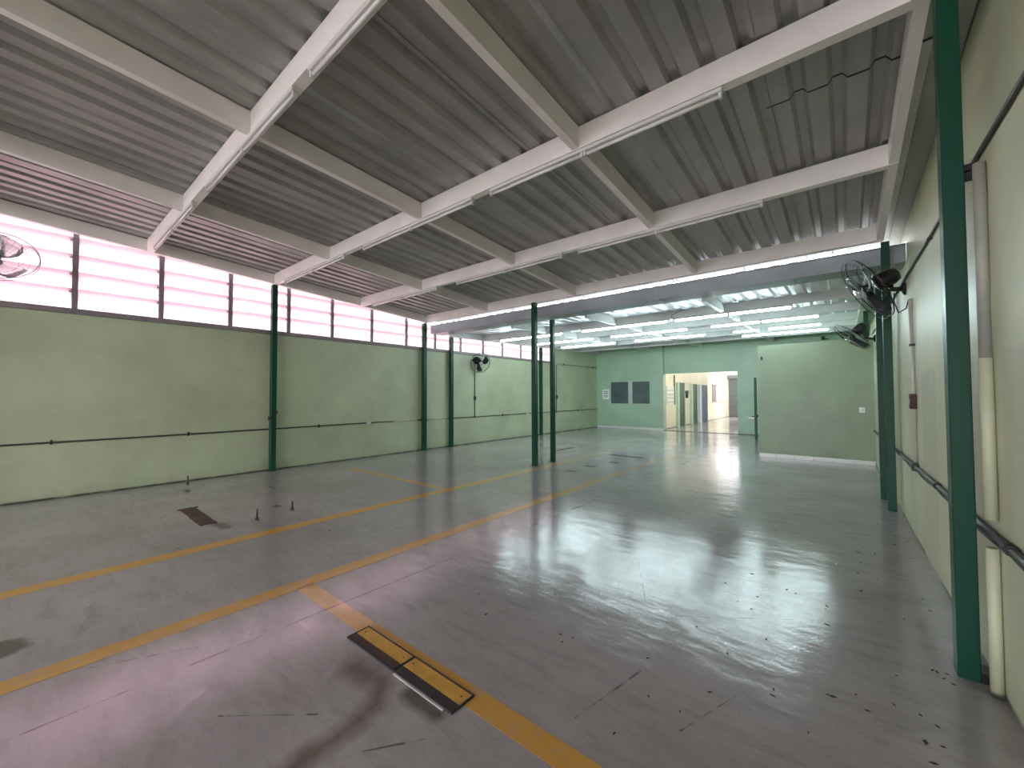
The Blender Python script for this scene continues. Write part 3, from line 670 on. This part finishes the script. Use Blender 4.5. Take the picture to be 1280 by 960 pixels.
nb = thing('notice_board', 'white notice board with posted sheets just inside the opening', 'notice board', (IX, 18.6, 1.45))
bd = MB().box(0.0005, 0.02, -0.5, 0.5, -0.38, 0.42).build('board', 'paper', nb)
MB().box(0.0005, 0.05, 0.52, 0.56, -0.40, 0.95).build('edge_strip', 'shutter', nb)
for r in range(4):
    for q in range(3):
        a = -0.42 + 0.30 * q; MB().box(0.0205, 0.022, a, a + 0.2, -0.3 + 0.17 * r, -0.3 + 0.17 * r + 0.05).build('print', 'pvc', bd)
for k, y in enumerate((18.2, 19.5)):  # unseen tubes added to brighten the inner room
    fixture(-5.0, -2.7, y, 3.14, 2, 'added fill strip light out of view on the inner room ceiling, %s from the opening' % ('first', 'second')[k], 'added fill lights of the inner room')

# ------------------------------------------------------------------ things set in or standing on the floor
dc = thing('drain_cover', 'floor drain cover with yellow painted top and black edge, on the yellow line', 'drain cover', (-2.41, 1.315, 0), None)
for k, (a, b) in enumerate(((0.0, 0.475), (0.485, 0.95))):
    yp_ = MB().box(a + 0.006, b - 0.006, 0.062, 0.142, 0, 0.008).build('yellow_plate', 'yellow_plate', dc)
    MB().box(a + 0.006, b - 0.006, 0.010, 0.059, 0, 0.007).build('dark_edge', 'plate' if k else 'rust', dc)
    for q in (a + 0.04, b - 0.04): MB().box(q - 0.004, q + 0.004, 0.098, 0.106, 0.008, 0.010).build('screw', 'ink', yp_)
MB().box(-0.004, 0.954, 0.0, 0.008, 0, 0.010).box(-0.004, 0.954, 0.144, 0.151, 0, 0.010).box(-0.004, 0.004, 0.008, 0.144, 0, 0.010).box(0.946, 0.954, 0.008, 0.144, 0, 0.010).box(0.475, 0.484, 0.008, 0.144, 0, 0.010).build('frame', 'ink', dc)
MB().box(0.50, 0.90, -0.012, -0.001, 0, 0.004).build('bright_lip', 'batten', dc)
d2 = thing('drain_cover', 'rusty brown floor plate in two pieces on the floor near the louvre-window wall', 'drain cover', (-6.78, 1.36, 0))
MB().box(0, 0.48, 0.0, 0.16, 0, 0.008).build('plate', 'rust', d2); MB().box(0.49, 1.0, -0.01, 0.155, 0, 0.007).build('plate', 'rust', d2)
MB().box(-0.05, -0.005, -0.02, 0.20, 0, 0.006).build('lip', 'ink', d2)
def bolt(x, y, h, lab, tee=False):
    b = thing('anchor_bolt', lab, 'bolt', (x, y, 0), 'anchor bolts standing in the floor')
    MB().bevbox(-0.05, 0.05, -0.012, 0.012, 0, 0.008, 0.002).build('base', 'rust', b)
    MB().tube([(0, 0, 0.008), (0, 0, h)], 0.011, 8).build('shank', 'rust', b)
    MB().lathe([(0.02, 0.012), (0.02, 0.03)], 6, False).build('nut', 'rust', b)
bolt(-5.53, 1.85, 0.13, 'rusty anchor bolt in the floor nearest to the rusty floor plate')
bolt(-5.64, 2.30, 0.12, 'rusty anchor bolt in the floor farther from the rusty floor plate')
bolt(-8.63, 1.83, 0.15, 'rusty anchor bolt in the floor close to the green wall')
for x, y, w, h, lab in ((-8.1, 1.72, .16, .05, 'small flush steel plate in the floor beyond the rusty floor plate'), (-7.3, 2.65, .22, .05, 'small flush steel plate in the floor toward the strapped green post'), (-6.0, 2.25, .12, .06, 'small flush steel plate in the floor between the anchor bolts and the wall')):
    tag(MB().bevbox(x - w / 2, x + w / 2, y - h / 2, y + h / 2, 0, 0.004, 0.001).build('floor_plate', 'rust'), lab, 'plate', 'flush plates in the floor')
for x0, x1, y0, y1, lab in ((-6.12, -6.0, 9.25, 10.15, 'long dark slot grate in the floor behind the central posts'), (-4.6, -4.08, 9.38, 9.5, 'dark floor grate between the faint yellow lines, longer one'), (-4.05, -3.72, 9.36, 9.48, 'dark floor grate between the faint yellow lines, shorter one'),
                        (-4.3, -4.08, 6.88, 6.98, 'small dark floor grate just beyond the central posts'), (-4.28, -4.05, 7.6, 7.7, 'small dark floor grate, second beyond the central posts'), (-4.1, -3.9, 8.36, 8.46, 'small dark floor grate, third beyond the central posts')):
    gr = thing('floor_grate', lab, 'grate', (x0, y0, 0), 'dark grates in the rear floor')
    MB().box(0, x1 - x0, 0, y1 - y0, 0, 0.003).build('tray', 'ink', gr)
    n = 6
    for k in range(n):
        if x1 - x0 > y1 - y0: MB().box((x1 - x0) * (k + 0.2) / n, (x1 - x0) * (k + 0.6) / n, 0.01, y1 - y0 - 0.01, 0.0032, 0.006).build('bar', 'plate', gr)
        else: MB().box(0.01, x1 - x0 - 0.01, (y1 - y0) * (k + 0.2) / n, (y1 - y0) * (k + 0.6) / n, 0.0032, 0.006).build('bar', 'plate', gr)
# dry chips of leaf and paint swept along the right wall
db = MB()
spots = [(0.46, 5.76), (0.43, 5.19), (0.42, 4.02), (0.15, 2.71), (0.24, 2.7), (0.29, 2.52), (-0.31, 2.41), (-0.1, 2.59), (0.01, 2.68), (0.05, 2.58), (-0.16, 3.16), (-1.41, 2.18), (-1.36, 2.12), (-1.33, 2.2), (-0.9, 2.3), (0.37, 3.12), (0.39, 3.18), (0.35, 3.17), (0.40, 3.09)]
for k in range(60): spots.append((random.triangular(-1.2, 0.5, 0.4), random.uniform(1.7, 7.0)))
for k in range(30): spots.append((random.uniform(-6, -0.5), random.uniform(0.9, 6)))
for x, y in spots:
    a = random.uniform(0, PI); L = random.uniform(0.005, 0.016); w = L * random.uniform(0.25, 0.6); ca, sa = math.cos(a), math.sin(a)
    P = [(-L, 0), (-L * 0.2, -w), (L, -w * 0.2), (L * 0.3, w)]
    P = [(x + px * ca - py * sa, y + px * sa + py * ca) for px, py in P]
    db.add([(q[0], q[1], 0.0003) for q in P] + [(q[0], q[1], 0.003) for q in P], [(3, 2, 1, 0), (4, 5, 6, 7), (0, 1, 5, 4), (1, 2, 6, 5), (2, 3, 7, 6), (3, 0, 4, 7)])
o = db.build('litter', 'chips'); o['kind'] = 'stuff'; o['label'] = 'dry dark chips of leaf scattered on the grey floor'; o['category'] = 'litter'
